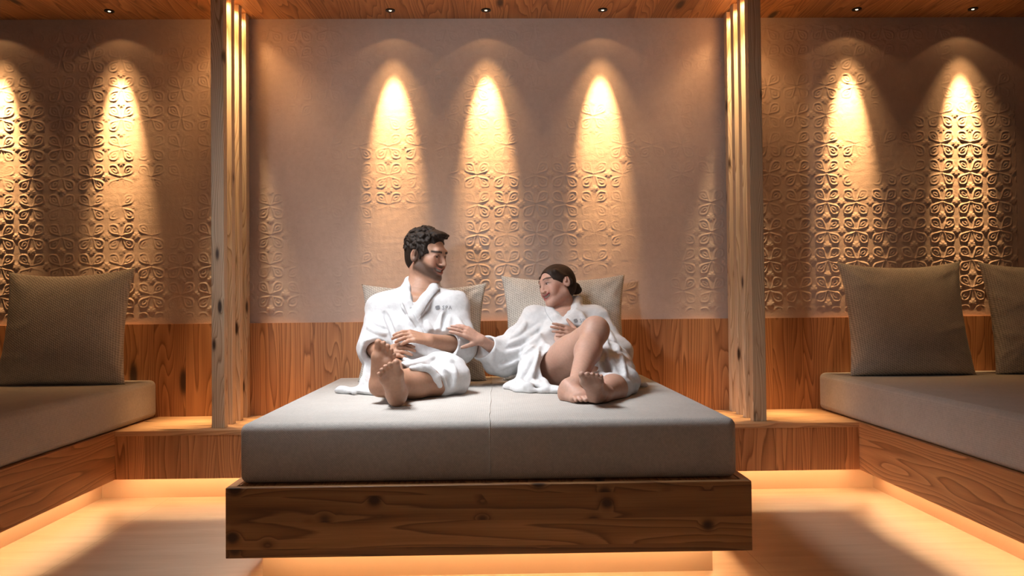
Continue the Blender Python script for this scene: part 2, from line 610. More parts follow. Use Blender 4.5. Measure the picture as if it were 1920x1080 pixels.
def couch_mattress():
    """thick mattress in two halves with a seam down the middle, soft rounded edges"""
    bm = bmesh.new()
    x0, x1, y0, y1, z0, z1 = -.834, .795, 2.80, 4.555, Z_TOP + .0005, Z_MAT
    add_box(bm, x0, x1, y0, y1, z0, z1, .028, 6)
    root = bm_obj('mattress', bm, M_MATT, None, ((x0 + x1) / 2, (y0 + y1) / 2, z0), True)
    tag(root, 'wide taupe mattress with a centre seam where the two people recline', 'mattress')
    # seam cord: up the front, over the rounded edge and back across the top with a slight wander
    pts = [(-.019, y0 - .0005, z) for z in np.linspace(z0 + .01, z1 - .03, 8)]
    pts += [(-.019, y0 + .028 - .0285 * math.cos(a), z1 - .028 + .0285 * math.sin(a)) for a in np.linspace(.2, PI / 2, 6)]
    for k in range(1, 26):
        yy = y0 + .03 + (y1 - y0 - .1) * k / 25
        pts.append((-.019 + .0022 * math.sin(k * .9) - .006 * (k < 4) * math.sin(k), yy, z1 + .0003))
    tube('centre_seam', pts, .0022, M_MATT, root, 6)
    box('care_label', x1 - .004, x1 + .007, 2.855, 2.857 + .018, .425, .462, M_LABEL, root)


def tube(name, pts, r, mat, parent=None, n=8):
    pts = [Vector(p) for p in pts]
    bm = bmesh.new()
    rings = []
    for i, p in enumerate(pts):
        d = (pts[min(i + 1, len(pts) - 1)] - pts[max(i - 1, 0)]).normalized()
        a = d.cross(Vector((.31, .17, .93))).normalized()
        b = d.cross(a)
        rr = r[i] if hasattr(r, '__len__') else r
        rings.append([bm.verts.new(p + (a * math.cos(2 * PI * k / n) + b * math.sin(2 * PI * k / n)) * rr) for k in range(n)])
    for r0_, r1_ in zip(rings, rings[1:]):
        for k in range(n):
            bm.faces.new((r0_[k], r0_[(k + 1) % n], r1_[(k + 1) % n], r1_[k]))
    bm.faces.new(rings[0][::-1])
    bm.faces.new(rings[-1])
    bmesh.ops.recalc_face_normals(bm, faces=bm.faces[:])
    return bm_obj(name, bm, mat, parent, smooth=True)


couch_mattress()

# ------------------------------------------------------------------ upright slats with small lights between their tops
SL_Y = (4.11, 4.235, 4.36, 4.485)
ORD = ('front', 'second', 'third', 'rear')
for side, x0, x1 in (('left', -1.353, -1.292), ('right', 1.247, 1.311)):
    for i, y in enumerate(SL_Y):
        pos = {0: 'front upright larch post of the %s row, at the ledge edge',
               1: 'upright larch post of the %s row, second from the front',
               2: 'upright larch post of the %s row, second from the wall',
               3: 'upright larch post of the %s row, nearest the plaster wall'}[i] % side
        o = box('timber_post', x0, x1, y, y + .052, Z_TOP, CEIL, M_SLAT, None, .0015, 1, (0.5 * (x0 + x1), y + .026, Z_TOP))
        tag(o, pos, 'post', 'upright posts of the %s row' % side)
    for i in range(3):
        y = SL_Y[i] + .052 + .030
        lamp('slat_gap_beam', 'SPOT', (.5 * (x0 + x1), y - .008, CEIL - .012), 190, (1, .68, .36), (.5 * (x0 + x1), y + .0, 0),
             spot_size=math.radians(30), spot_blend=1.0, shadow_soft_size=.012)
        lamp('slat_gap_light', 'SPOT', (.5 * (x0 + x1), y, CEIL - .012), 4, WARM, (.5 * (x0 + x1), y + .004, 0),
             spot_size=math.radians(120), spot_blend=.6, shadow_soft_size=.012)

# ------------------------------------------------------------------ ceiling spotlights
SPOTS = [(-2.62, 'recessed spotlight at the left end of the ceiling, beam cut by the photo edge'),
         (-1.985, 'recessed spotlight over the single cushion in the left bay'),
         (-.530, 'recessed spotlight above the man, first of the three in the middle bay'),
         (-.030, 'recessed spotlight between the two people, centre of the middle bay'),
         (.583, 'recessed spotlight above the woman, third of the three in the middle bay'),
         (1.930, 'recessed spotlight over the nearer cushion in the right bay'),
         (2.552, 'recessed spotlight over the cut-off cushion in the right bay')]


def ring_bm(r0, r1, z0, z1, n=28):
    bm = bmesh.new()
    L = []
    for r, z in ((r0, z1), (r0, z0), (r1, z0 - .0005), (r1, z1)):
        L.append([bm.verts.new((r * math.cos(2 * PI * k / n), r * math.sin(2 * PI * k / n), z)) for k in range(n)])
    for a, b in zip(L, L[1:] + L[:1]):
        for k in range(n):
            bm.faces.new((a[k], a[(k + 1) % n], b[(k + 1) % n], b[k]))
    bmesh.ops.recalc_face_normals(bm, faces=bm.faces[:])
    return bm


for x, lab in SPOTS:
    y = D - .138
    s_ = thing('recessed_spotlight', lab, 'spotlight', (x, y, CEIL), 'recessed ceiling spotlights')
    for nm, bm, mt in (('trim_ring', ring_bm(.009, .025, -.005, .0), M_DARK),):
        bm.transform(Matrix.Translation((x, y, CEIL)))
        bm_obj(nm, bm, mt, s_, smooth=False)
    bm = bmesh.new()
    bmesh.ops.create_uvsphere(bm, u_segments=16, v_segments=8, radius=.008, matrix=Matrix.Translation((x, y, CEIL - .0015)) @ Matrix.Diagonal((1, 1, .6, 1)))
    bm_obj('bulb', bm, M_BULB, s_, smooth=True)
    z = CEIL - .012
    lamp('spotlight_wash', 'SPOT', (x, y, z), 19, WARM, (x, y + .25, z - 2.2), spot_size=math.radians(58), spot_blend=1.0, shadow_soft_size=.010)
    lamp('spotlight_beam', 'SPOT', (x, y, z), 350, WARM, (x, y + .47, z - 2.2), spot_size=math.radians(26), spot_blend=1.0, shadow_soft_size=.010)
    lamp('spotlight_halo', 'SPOT', (x, y, z), .55, WARM, (x, y, 0), spot_size=math.radians(112), spot_blend=.12, shadow_soft_size=.010)


# ------------------------------------------------------------------ cushions
def cushion(label, x0, x1, yb, yt, zt, thick=.17, seed=0, group=None, sag=0.0, rot=0.0, keep=None):
    """square scatter cushion leaning back from (yb, mattress) to (yt, zt): pinched ears, belly, soft wrinkles"""
    rs = np.random.RandomState(seed)
    w = (x1 - x0) / 2
    base = Vector(((x0 + x1) / 2, yb, Z_MAT))
    upv = Vector((0, yt - yb, zt - Z_MAT))
    hgt = upv.length / 2
    upv.normalize()
    nrm = Vector((0, upv.z, -upv.y)) * -1    # towards the viewer
    n = 56
    s = np.linspace(-1, 1, n)
    # more samples near the edges
    s = np.sin(s * PI / 2) * .35 + s * .65
    S, T = np.meshgrid(s, s, indexing='ij')
    ox = S * w * (1 - .10 * (1 - T ** 2) ** 1.0 * np.abs(S) ** 3)
    oy = T * hgt * (1 - np.where(T > 0, .12, .012) * (1 - S ** 2) * np.abs(T) ** 3)
    oy = oy - .0
    prof = ((1 - np.abs(S) ** 2.4) * (1 - np.abs(T) ** 2.4)) ** .52
    th = thick / 2 * prof * (1 + .14 * (-T))
    V = []
    for sg in (1, -1):
        wr = np.zeros_like(S)
        for cx, cy in ((-1, -1), (1, -1), (-1, 1), (1, 1)):
            dx, dy = S - cx, T - cy
            r = np.hypot(dx, dy)
            a = np.arctan2(dy * cy, dx * cx)
            wr += .006 * np.exp(-((r - .35) / .22) ** 2) * np.sin(a * rs.uniform(7, 11) + rs.uniform(0, 6)) * prof
        for k in range(5):
            a = rs.uniform(-.6, .6)
            c = rs.uniform(-.8, .8)
            lin = T * math.cos(a) + S * math.sin(a) - c
            wr += .0035 * np.exp(-(lin / .05) ** 2) * np.exp(-((S - np.sign(rs.uniform(-1, 1)) * .8) / .35) ** 2)
        d = sg * (th + wr)
        P = np.zeros(S.shape + (3,))
        # sit: pull the lowest edge flat onto the mattress
        oy2 = np.where(oy < -hgt * .93, -hgt * .93 + (oy + hgt * .93) * .5, oy)
        for i in range(3):
            P[..., i] = base[i] + ox * (1, 0, 0)[i] + (oy2 + hgt * .965) * upv[i] + d * nrm[i]
        V.append(P)
    P = np.stack(V)
    P[..., 2] = np.maximum(P[..., 2], Z_MAT + .0015 + .0 * P[..., 2])
    P[..., 1] = np.minimum(P[..., 1], WY - .002)
    if rot:
        c0 = np.array(base)
        X = P[..., 0] - c0[0]
        Zz = P[..., 2] - c0[2]
        P[..., 0] = c0[0] + X * math.cos(rot) - Zz * math.sin(rot) * .3
        P[..., 2] = np.maximum(c0[2] + Zz + X * math.sin(rot) * np.clip(Zz / .5, 0, 1), Z_MAT + .0015)
    if keep is not None:
        P = keep(P)
    idx = np.arange(n * n).reshape(n, n)
    f1 = np.stack([idx[:-1, :-1], idx[1:, :-1], idx[1:, 1:], idx[:-1, 1:]], -1).reshape(-1, 4)
    f2 = f1[:, ::-1] + n * n
    VV = P.reshape(-1, 3)
    me = np_mesh('cushion', VV, np.concatenate([f1, f2]))
    bm = bmesh.new()
    bm.from_mesh(me)
    bmesh.ops.remove_doubles(bm, verts=bm.verts[:], dist=.0004)
    bmesh.ops.recalc_face_normals(bm, faces=bm.faces[:])
    bm.to_mesh(me)
    bm.free()
    o = link_mesh('cushion', me, M_PILLOW, None, base, True)
    tag(o, label, 'cushion', group)
    return o


cushion('large grey woven cushion leaning on the wall in the left bay', -2.485, -1.838, 4.29, 4.43, 1.135, .19, 1, 'grey woven cushions', rot=.03)
cushion('large grey woven cushion in the right bay, the one seen whole', 1.795, 2.445, 4.29, 4.43, 1.14, .19, 2, 'grey woven cushions')
cushion('grey woven cushion at the far right, cut by the photo edge', 2.545, 3.19, 4.30, 4.44, 1.135, .18, 3, 'grey woven cushions')

# PEOPLE_HERE
# ------------------------------------------------------------------ bodies: smooth blended volumes turned into one surface
def nrm3(v):
    v = np.asarray(v, float)
    return v / np.linalg.norm(v)


def lerp_uv(pts, n=24):
    pts = np.array(pts, float)
    t = np.linspace(0, len(pts) - 1, n)
    i = np.clip(t.astype(int), 0, len(pts) - 2)
    f = (t - i)[:, None]
    # catmull-rom for a soft line
    p0, p1, p2, p3 = pts[np.maximum(i - 1, 0)], pts[i], pts[i + 1], pts[np.minimum(i + 2, len(pts) - 1)]
    return .5 * (2 * p1 + (p2 - p0) * f + (2 * p0 - 5 * p1 + 4 * p2 - p3) * f ** 2 + (3 * p1 - 3 * p2 + p3 - p0) * f ** 3)


class Field:
    """a blended distance field on a grid; parts are merged, carved and finally skinned as one mesh"""
    def __init__(self, lo, hi, h):
        self.lo = np.floor(np.array(lo, float) / h) * h
        self.h = h
        self.n = np.ceil((np.array(hi) - self.lo) / h).astype(int) + 1
        self.F = np.full(self.n, .5, np.float32)

    def _box(self, lo, hi):
        a = np.clip(np.floor((lo - self.lo) / self.h).astype(int), 0, self.n)
        b = np.clip(np.ceil((hi - self.lo) / self.h).astype(int) + 1, 0, self.n)
        if np.any(b <= a): return None
        ax = [(self.lo[i] + self.h * np.arange(a[i], b[i])).astype(np.float32) for i in range(3)]
        g = np.meshgrid(*ax, indexing='ij', sparse=True)
        return tuple(slice(a[i], b[i]) for i in range(3)), g

    def _put(self, sl, d, k, op):
        A = self.F[sl]
        k = max(k, 1e-4)
        if op == 'add':
            h = np.clip(.5 + .5 * (A - d) / k, 0, 1)
            self.F[sl] = A * (1 - h) + d * h - k * h * (1 - h)
        else:
            h = np.clip(.5 - .5 * (A + d) / k, 0, 1)
            self.F[sl] = A * (1 - h) - d * h + k * h * (1 - h)

    def ell(self, c, r, axes=None, k=.01, op='add'):
        c = np.asarray(c, float)
        r = np.asarray(r, float)
        m = max(r) + k + 3 * self.h
        bx = self._box(c - m, c + m)
        if bx is None: return
        sl, g = bx
        d = [g[i] - np.float32(c[i]) for i in range(3)]
        if axes is not None:
            d = [d[0] * np.float32(a[0]) + d[1] * np.float32(a[1]) + d[2] * np.float32(a[2]) for a in axes]
        k0 = np.sqrt(sum((d[i] / np.float32(r[i])) ** 2 for i in range(3)))
        k1 = np.sqrt(sum((d[i] / np.float32(r[i] ** 2)) ** 2 for i in range(3))) + 1e-6
        self._put(sl, k0 * (k0 - 1) / k1, k, op)

    def cone(self, a, b, ra, rb=None, k=.01, op='add', flat=None):
        """tapered capsule; flat = (direction, ratio) squashes its section along a direction"""
        a = np.asarray(a, float)
        b = np.asarray(b, float)
        rb = ra if rb is None else rb
        m = max(ra, rb) + k + 3 * self.h
        bx = self._box(np.minimum(a, b) - m, np.maximum(a, b) + m)
        if bx is None: return
        sl, g = bx
        q = [g[i] - np.float32(a[i]) for i in range(3)]
        ab = b - a
        s = 1.0
        if flat is not None:
            n = nrm3(flat[0])
            s = flat[1]
            e = 1 / s - 1
            pn = q[0] * np.float32(n[0]) + q[1] * np.float32(n[1]) + q[2] * np.float32(n[2])
            q = [q[i] + pn * np.float32(n[i] * e) for i in range(3)]
            ab = ab + n * (ab @ n) * e
        L = max(ab @ ab, 1e-9)
        t = np.clip((q[0] * np.float32(ab[0]) + q[1] * np.float32(ab[1]) + q[2] * np.float32(ab[2])) / np.float32(L), 0, 1)
        d = np.sqrt(sum((q[i] - t * np.float32(ab[i])) ** 2 for i in range(3)))
        d = (d - (ra + (rb - ra) * t)) * (s if s < 1 else 1) ** .5
        self._put(sl, d, k, op)

    def path(self, pts, rs, k=.01, op='add', flat=None):
        for i in range(len(pts) - 1):
            self.cone(pts[i], pts[i + 1], rs[i], rs[i + 1], k, op, flat[i] if isinstance(flat, list) else flat)

    def above(self, z):
        ax = (self.lo[2] + self.h * np.arange(self.n[2])).astype(np.float32)
        self.F = np.maximum(self.F, (z - ax)[None, None, :])

    def keep_off(self, other, gap=.004):
        """give way to another body: cloth and skin press against it and never pass through"""
        o = np.round((other.lo - self.lo) / self.h).astype(int)
        a = np.maximum(o, 0)
        b = np.minimum(o + other.n, self.n)
        if np.any(b <= a): return
        sl = tuple(slice(a[i], b[i]) for i in range(3))
        so = tuple(slice(a[i] - o[i], b[i] - o[i]) for i in range(3))
        self.F[sl] = np.maximum(self.F[sl], gap - other.F[so])

    def ripple(self, amp, f, seed, warp=(1, 1, 1)):
        ax = [(self.lo[i] + self.h * np.arange(self.n[i])).astype(np.float32) * warp[i] for i in range(3)]
        rs = np.random.RandomState(seed)
        R = np.zeros(self.n, np.float32)
        for _ in range(7):
            w = rs.normal(size=3)
            w = w / np.linalg.norm(w) * f * rs.uniform(.6, 1.5)
            ph = rs.uniform(0, 6.28)
            e = [np.exp(1j * (w[i] * ax[i]).astype(np.float32)).astype(np.complex64) for i in range(3)]
            R += (e[0][:, None, None] * e[1][None, :, None] * e[2][None, None, :] * np.complex64(np.exp(1j * ph))).imag
        self.F += np.float32(amp / 7 ** .5) * R

    def at(self, P):
        i = np.round((P - self.lo) / self.h).astype(int)
        ok = np.all((i >= 0) & (i < self.n), -1)
        i = np.clip(i, 0, self.n - 1)
        return np.where(ok, self.F[i[..., 0], i[..., 1], i[..., 2]], .5)

    def hit(self, u, v, y0=3.3, y1=4.5):
        """where the line of sight through a photo pixel first meets this surface"""
        a, b = W(u, v, y0), W(u, v, y1)
        t = np.linspace(0, 1, 500)[:, None]
        P = a + (b - a) * t
        f = self.at(P)
        i = np.argmax(f < 0)
        return P[i] if f[i] < 0 else None

    def fold(self, uvs, r, sink=.3, k=.016, op='add', taper=True):
        """a soft crease or ridge drawn along the cloth"""
        pts = [self.hit(u, v) for u, v in lerp_uv(uvs, 10)]
        run = []
        for p in pts + [None]:
            if p is not None and (not run or np.linalg.norm(p - run[-1]) < .08):
                run.append(p)
            else:
                if len(run) > 2:
                    n = len(run)
                    q = [x + np.array((0, r * (sink if op == 'add' else -.2), 0)) for x in run]
                    rr = [r * (.45 + .55 * math.sin(PI * (i + .5) / n)) if taper else r for i in range(n)]
                    self.path(q, rr, k, op)
                run = [] if p is None else [p]

    def skin(self, relax=1):
        F = self.F
        B = F < 0
        c = [B[i:B.shape[0] - 1 + i, j:B.shape[1] - 1 + j, k:B.shape[2] - 1 + k] for i in (0, 1) for j in (0, 1) for k in (0, 1)]
        al = c[0].copy()
        an = c[0].copy()
        for x in c[1:]:
            al &= x
            an |= x
        act = an & ~al
        ix = np.argwhere(act)
        idx = np.full(act.shape, -1, np.int32)
        idx[act] = np.arange(len(ix))
        acc = np.zeros((len(ix), 3), np.float64)
        cnt = np.zeros(len(ix))
        offs = [(i, j, k) for i in (0, 1) for j in (0, 1) for k in (0, 1)]
        val = {o: F[ix[:, 0] + o[0], ix[:, 1] + o[1], ix[:, 2] + o[2]] for o in offs}
        for o in offs:
            for ax in range(3):
                if o[ax]: continue
                p = list(o)
                p[ax] = 1
                p = tuple(p)
                a, b = val[o], val[p]
                cr = (a < 0) != (b < 0)
                t = np.where(cr, a / np.where(cr, a - b, 1), 0)
                pt = np.tile(np.array(o, float), (len(ix), 1))
                pt[:, ax] = t
                acc[cr] += pt[cr]
                cnt[cr] += 1
        V = self.lo + (ix + acc / cnt[:, None]) * self.h
        Q = []
        for ax in range(3):
            sl0 = [slice(None)] * 3
            sl1 = [slice(None)] * 3
            sl0[ax] = slice(0, -1)
            sl1[ax] = slice(1, None)
            a, b = B[tuple(sl0)], B[tuple(sl1)]
            for flip in (False, True):
                e = np.argwhere((b & ~a) if flip else (a & ~b))
                u, w = [(1, 2), (2, 0), (0, 1)][ax]
                e = e[(e[:, u] > 0) & (e[:, w] > 0) & (e[:, u] < act.shape[u]) & (e[:, w] < act.shape[w])]
                q = []
                for du, dw in ((-1, -1), (0, -1), (0, 0), (-1, 0)):
                    k = e.copy()
                    k[:, u] += du
                    k[:, w] += dw
                    q.append(idx[k[:, 0], k[:, 1], k[:, 2]])
                q = np.stack(q, -1)
                Q.append(q[:, ::-1] if flip else q)
        Q = np.concatenate(Q)
        Q = Q[(Q >= 0).all(1)]
        for _ in range(relax):
            S = np.zeros_like(V)
            N = np.zeros(len(V))
            for i in range(4):
                a, b = Q[:, i], Q[:, (i + 1) % 4]
                for d in range(3):
                    S[:, d] += np.bincount(a, V[b, d], len(V)) + np.bincount(b, V[a, d], len(V))
                N += np.bincount(a, minlength=len(V)) + np.bincount(b, minlength=len(V))
            V = .5 * V + .5 * S / np.maximum(N, 1)[:, None]
        return V, Q


def paint(me, cols):
    at = me.attributes.new('tone', 'FLOAT_COLOR', 'POINT')
    c = np.ones((len(cols), 4), np.float32)
    c[:, :3] = cols
    at.data.foreach_set('color', c.ravel())


class Head:
    """head-local frame: x forward (face), y to the person's left, z up"""
    def __init__(self, c, fwd, up, sc=1.0):
        self.c = np.asarray(c, float)
        self.f = nrm3(fwd)
        up = np.asarray(up, float)
        self.u = nrm3(up - self.f * (up @ self.f))
        self.l = np.cross(self.u, self.f)
        self.s = sc
        self.ax = (self.f, self.l, self.u)

    def P(self, x, y, z):
        return self.c + (self.f * x + self.l * y + self.u * z) * self.s

    def loc(self, V):
        d = (V - self.c) / self.s
        return d @ self.f, d @ self.l, d @ self.u

    def build(self, F, male):
        s = self.s
        E = lambda x, y, z, r, k=.012, op='add': F.ell(self.P(x, y, z), np.array(r) * s, self.ax, k * s, op)
        C = lambda a, b, ra, rb, k=.012, op='add': F.cone(self.P(*a), self.P(*b), ra * s, rb * s, k * s, op)
        E(-.010, 0, .031 if male else .024, (.094, .074, .085 if male else .078))
        E(.028, 0, -.030, (.064, .059, .080), .03)
        for y in (-1, 1):
            C((.0, y * .052, -.058), (.066, y * .016, -.096 if male else -.093), .020 if male else .017, .018, .03)
            E(.060, y * .040, -.020, (.024, .022, .022), .02)
            E(.066, y * .036, -.046, (.020, .018, .018), .015)
        E(.077, 0, -.098, (.019, .022 if male else .017, .017), .018)
        C((.084, -.030, .026), (.084, .030, .026), .012 if male else .009, .012 if male else .009, .02)
        for y in (-1, 1):
            E(.099, y * .031, .002, (.015, .019, .011), .010, 'sub')
        C((.087, 0, .016), (.111 if male else .107, 0, -.030), .0070, .0100 if male else .0086, .012)
        for y in (-1, 1):
            E(.100, y * .011, -.035, (.011, .0075, .007), .006)
            # lids half closed by the smile
            C((.078, y * .047, .004), (.0872, y * .031, .0076), .0034, .0042, .004)
            C((.0872, y * .031, .0076), (.0845, y * .016, .003), .0040, .0034, .004)
            C((.078, y * .046, -.003), (.0858, y * .030, -.0074), .0034, .0042, .006)
            C((.0858, y * .030, -.0074), (.0840, y * .016, -.003), .0042, .0034, .006)
        # broad smile: corners pulled up and back
        for y in (-1, 1):
            C((.079, y * .036, -.046), (.089, y * .020, -.0515), .0040, .0050, .004)
            C((.089, y * .020, -.0515), (.0950, 0, -.0535), .0050, .0054, .004)
            C((.078, y * .035, -.049), (.086, y * .020, -.0715), .0045, .0062, .005)
            C((.086, y * .020, -.0715), (.0930, 0, -.078), .0062, .0070, .005)
            E(.060, y * .045, -.038, (.018, .012, .020), .014)
        for yy, zz, xx, hh in ((0, -.0650, .101, .0096), (.012, -.0635, .098, .0090), (-.012, -.0635, .098, .0090),
                               (.022, -.0590, .091, .0076), (-.022, -.0590, .091, .0076), (.030, -.0528, .086, .0046), (-.030, -.0528, .086, .0046)):
            E(xx, yy, zz, (.016, .0075, hh), .0025, 'sub')
        for y in (-1, 1):
            tilt = (nrm3(self.f * .93 - self.l * y * .37), nrm3(self.l * y * .93 + self.f * .37), self.u)
            F.ell(self.P(-.010, y * .078, -.006), np.array((.019, .007, .032)) * s, tilt, .006 * s)
            F.ell(self.P(-.007, y * .085, -.001), np.array((.011, .0085, .021)) * s, tilt, .003 * s, 'sub')
            F.ell(self.P(-.004, y * .083, .004), np.array((.005, .006, .016)) * s, tilt, .003 * s)

    def eyes_teeth(self, parent):
        for y in (-1, 1):
            bm = bmesh.new()
            bmesh.ops.create_uvsphere(bm, u_segments=16, v_segments=10, radius=.0112 * self.s)
            bm.transform(Matrix.Translation(self.P(.0765, y * .031, .001)))
            e = bm_obj('eye', bm, M_EYEW, parent, smooth=True)
            bm = bmesh.new()
            bmesh.ops.create_uvsphere(bm, u_segments=12, v_segments=8, radius=.0076 * self.s)
            bm.transform(Matrix.Translation(self.P(.0812, y * .031 - .001, .0005)))
            bm_obj('iris', bm, M_EYED, e, smooth=True)
        n = 12
        V, Q = [], []
        for i in range(n + 1):
            a = (i / n - .5) * 2.1
            for dz in (.0066, -.0050):
                V.append(self.P(.060 + .0295 * math.cos(a), .034 * math.sin(a), -.0625 + dz + .016 * (1 - math.cos(a))))
        for i in range(n):
            Q.append((2 * i, 2 * i + 1, 2 * i + 3, 2 * i + 2))
        bm = bmesh.new()
        vv = [bm.verts.new(v) for v in V]
        for q in Q: bm.faces.new([vv[i] for i in q])
        r = bmesh.ops.solidify(bm, geom=bm.faces[:], thickness=.002)
        bm_obj('teeth', bm, M_TEETH, parent, smooth=True)


def hand(F, wrist, knuck, back, ts, curl=(.35, .4, .45, .5), sc=1.0, spread=.06, thumb=(.62, .72, .2), thumb_curl=.25):
    """palm, four unequal bent fingers and a thumb leaving the side of the palm; back = direction of the back of the hand, ts = thumb side"""
    wrist = np.asarray(wrist, float)
    d = nrm3(np.asarray(knuck, float) - wrist)
    n = np.asarray(back, float)
    n = nrm3(n - d * (n @ d))
    s = np.cross(d, n) * ts
    L = .088 * sc
    off = (.030, .010, -.010, -.028)
    klen = (1.0, 1.03, .98, .90)
    flen = (.074, .082, .076, .060)
    K = []
    for o, kl in zip(off, klen):
        kp = wrist + d * L * kl + s * o * sc + n * .003 * sc * (1 - abs(o) * 20)
        F.cone(wrist + s * o * .55 * sc, kp, .0145 * sc, .0105 * sc, .012 * sc)
        K.append(kp)
    for i in range(4):
        ang = 0
        p = K[i]
        dd = nrm3(d + s * off[i] * spread * 20)
        for j, fr in enumerate((.45, .31, .24)):
            ang += curl[i] * (1.0, 1.1, .7)[j]
            q = p + (dd * math.cos(ang) - n * math.sin(ang)) * flen[i] * fr * sc
            F.cone(p, q, (.0092, .0084, .0076)[j] * sc, (.0084, .0076, .0064)[j] * sc, .0035 * sc)
            p = q
    b = wrist + d * .022 * sc + s * .024 * sc - n * .006 * sc
    td = nrm3(s * thumb[0] + d * thumb[1] - n * thumb[2])
    F.cone(wrist + s * .010 * sc + d * .012 * sc, b + td * .028 * sc, .017 * sc, .0125 * sc, .012 * sc)
    p = b + td * .028 * sc
    for j, l in enumerate((.032, .026)):
        td = nrm3(td + (d * .8 - n * .3) * thumb_curl)
        q = p + td * l * sc
        F.cone(p, q, (.0108, .0098)[j] * sc, (.0098, .0078)[j] * sc, .003 * sc)
        p = q


def foot(F, heel, tip, sole, big, ankle, sc=1.0, r_ank=.034, toe_curl=.25):
    """heel to big-toe tip with arch, ball and five separate toes; sole = the way the sole faces, big = the big-toe side"""
    heel = np.asarray(heel, float)
    tip = np.asarray(tip, float)
    Lv = tip - heel
    L = np.linalg.norm(Lv)
    d = Lv / L
    t = -nrm3(np.asarray(sole, float) - d * (np.asarray(sole, float) @ d))
    w = np.cross(d, t)
    if w @ np.asarray(big, float) < 0: w = -w
    ul = L / .245
    u = sc
    P = lambda a, b, c: heel + d * a * ul + w * b * u + t * c * u
    E = lambda c, r, k: F.ell(c, np.array((r[0] * ul, r[1] * u, r[2] * u)), (d, w, t), k * u)
    E(P(.030, 0, .030), (.034, .030, .032), .01)
    F.cone(P(.030, .002, .036), P(.165, .018, .024), .030 * u, .026 * u, .02 * u)
    F.cone(P(.030, -.006, .028), P(.150, -.022, .019), .026 * u, .021 * u, .02 * u)
    E(P(.168, .024, .020), (.024, .020, .019), .012)
    E(P(.152, -.026, .017), (.024, .017, .016), .012)
    F.cone(P(.050, 0, .070), P(.150, .008, .034), .034 * u, .022 * u, .03 * u)
    toes = ((.188, .229, .027, .0145, .0140), (.186, .232, .006, .0095, .0098), (.180, .224, -.011, .0090, .0094),
            (.170, .211, -.026, .0088, .0090), (.156, .193, -.039, .0085, .0088))
    for i, (a0, a1, b, r0, r1) in enumerate(toes):
        m = P(.5 * (a0 + a1), b * 1.02, .019 + .006 * (i > 0))
        F.cone(P(a0 - .012, b * .9, .018), m, r0 * u, r0 * .9 * u, .006 * u)
        F.cone(m, P(a1, b * 1.05, .017 - toe_curl * .02 * (i > 0)), r0 * .9 * u, r1 * u, .003 * u)
    F.cone(P(.042, 0, .045), ankle, .034 * u, r_ank, .02)
    for sgn in (-1, 1):
        F.ell(np.asarray(ankle) + w * sgn * .028 * u, (.014, .014, .014), None, .012)


def finish(name, Fd, mat, parent=None, loc=None, relax=1):
    V, Q = Fd.skin(relax)
    return V, Q, link_mesh(name, np_mesh(name, V, Q), mat, parent, loc, True)


J = W


def embroider(robe_tree, base, text, u, v, y, size, parent, slant=0.0):
    """small emblem and letters stitched on the chest, laid onto the cloth"""
    cu = bpy.data.curves.new('chest_embroidery', 'FONT')
    cu.body = text
    cu.size = size
    cu.space_character = 1.12
    cu.extrude = .0
    tmp = bpy.data.objects.new('tmp', cu)
    COL.objects.link(tmp)
    dg = bpy.context.evaluated_depsgraph_get()
    me0 = bpy.data.meshes.new_from_object(tmp.evaluated_get(dg))
    bpy.data.objects.remove(tmp)
    bm = bmesh.new()
    bm.from_mesh(me0)
    # emblem: two stacked leaf-like lozenges with a gap, left of the letters
    for dx, dz, w_, h_ in ((-.85, .52, .42, .16), (-.80, .30, .46, .16), (-.72, .08, .40, .14)):
        k = 14
        bm.faces.new([bm.verts.new((size * (dx + w_ * math.cos(2 * PI * i / k)), size * (dz + h_ * math.sin(2 * PI * i / k) + .18 * math.cos(2 * PI * i / k) * .5), 0)) for i in range(k)])
    bmesh.ops.triangulate(bm, faces=bm.faces[:])
    bmesh.ops.subdivide_edges(bm, edges=[e for e in bm.edges if e.calc_length() > size * .3], cuts=1)
    bmesh.ops.triangulate(bm, faces=bm.faces[:])
    o3 = W(u, v, y)
    ca, sa = math.cos(slant), math.sin(slant)
    for vt in bm.verts:
        x, z = vt.co.x * ca - vt.co.y * sa, vt.co.x * sa + vt.co.y * ca
        p = Vector((o3[0] + x, o3[1] - .4, o3[2] + z))
        hit, no, _, _ = robe_tree.ray_cast(p, Vector((0, 1, 0)))
        vt.co = Vector((p.x, hit.y - .0022, p.z)) if hit else Vector((p.x, o3[1], p.z))
    bmesh.ops.recalc_face_normals(bm, faces=bm.faces[:])
    return bm_obj('chest_embroidery', bm, M_THREAD, parent)


def cord(tree, uvs, y, r, parent, name='lapel_piping'):
    pts = []
    for (u, v) in uvs:
        p = W(u, v, y - .35)
        q = W(u, v, y + .35)
        dr = Vector(q - p)
        hit, no, _, _ = tree.ray_cast(Vector(p), dr.normalized())
        if hit: pts.append(hit + no * .0004)
    if len(pts) > 2:
        return tube(name, pts, r, M_PIPING, parent, 6)


FRONT = np.array((0, -1.0, 0))
ZM = Z_MAT + .001


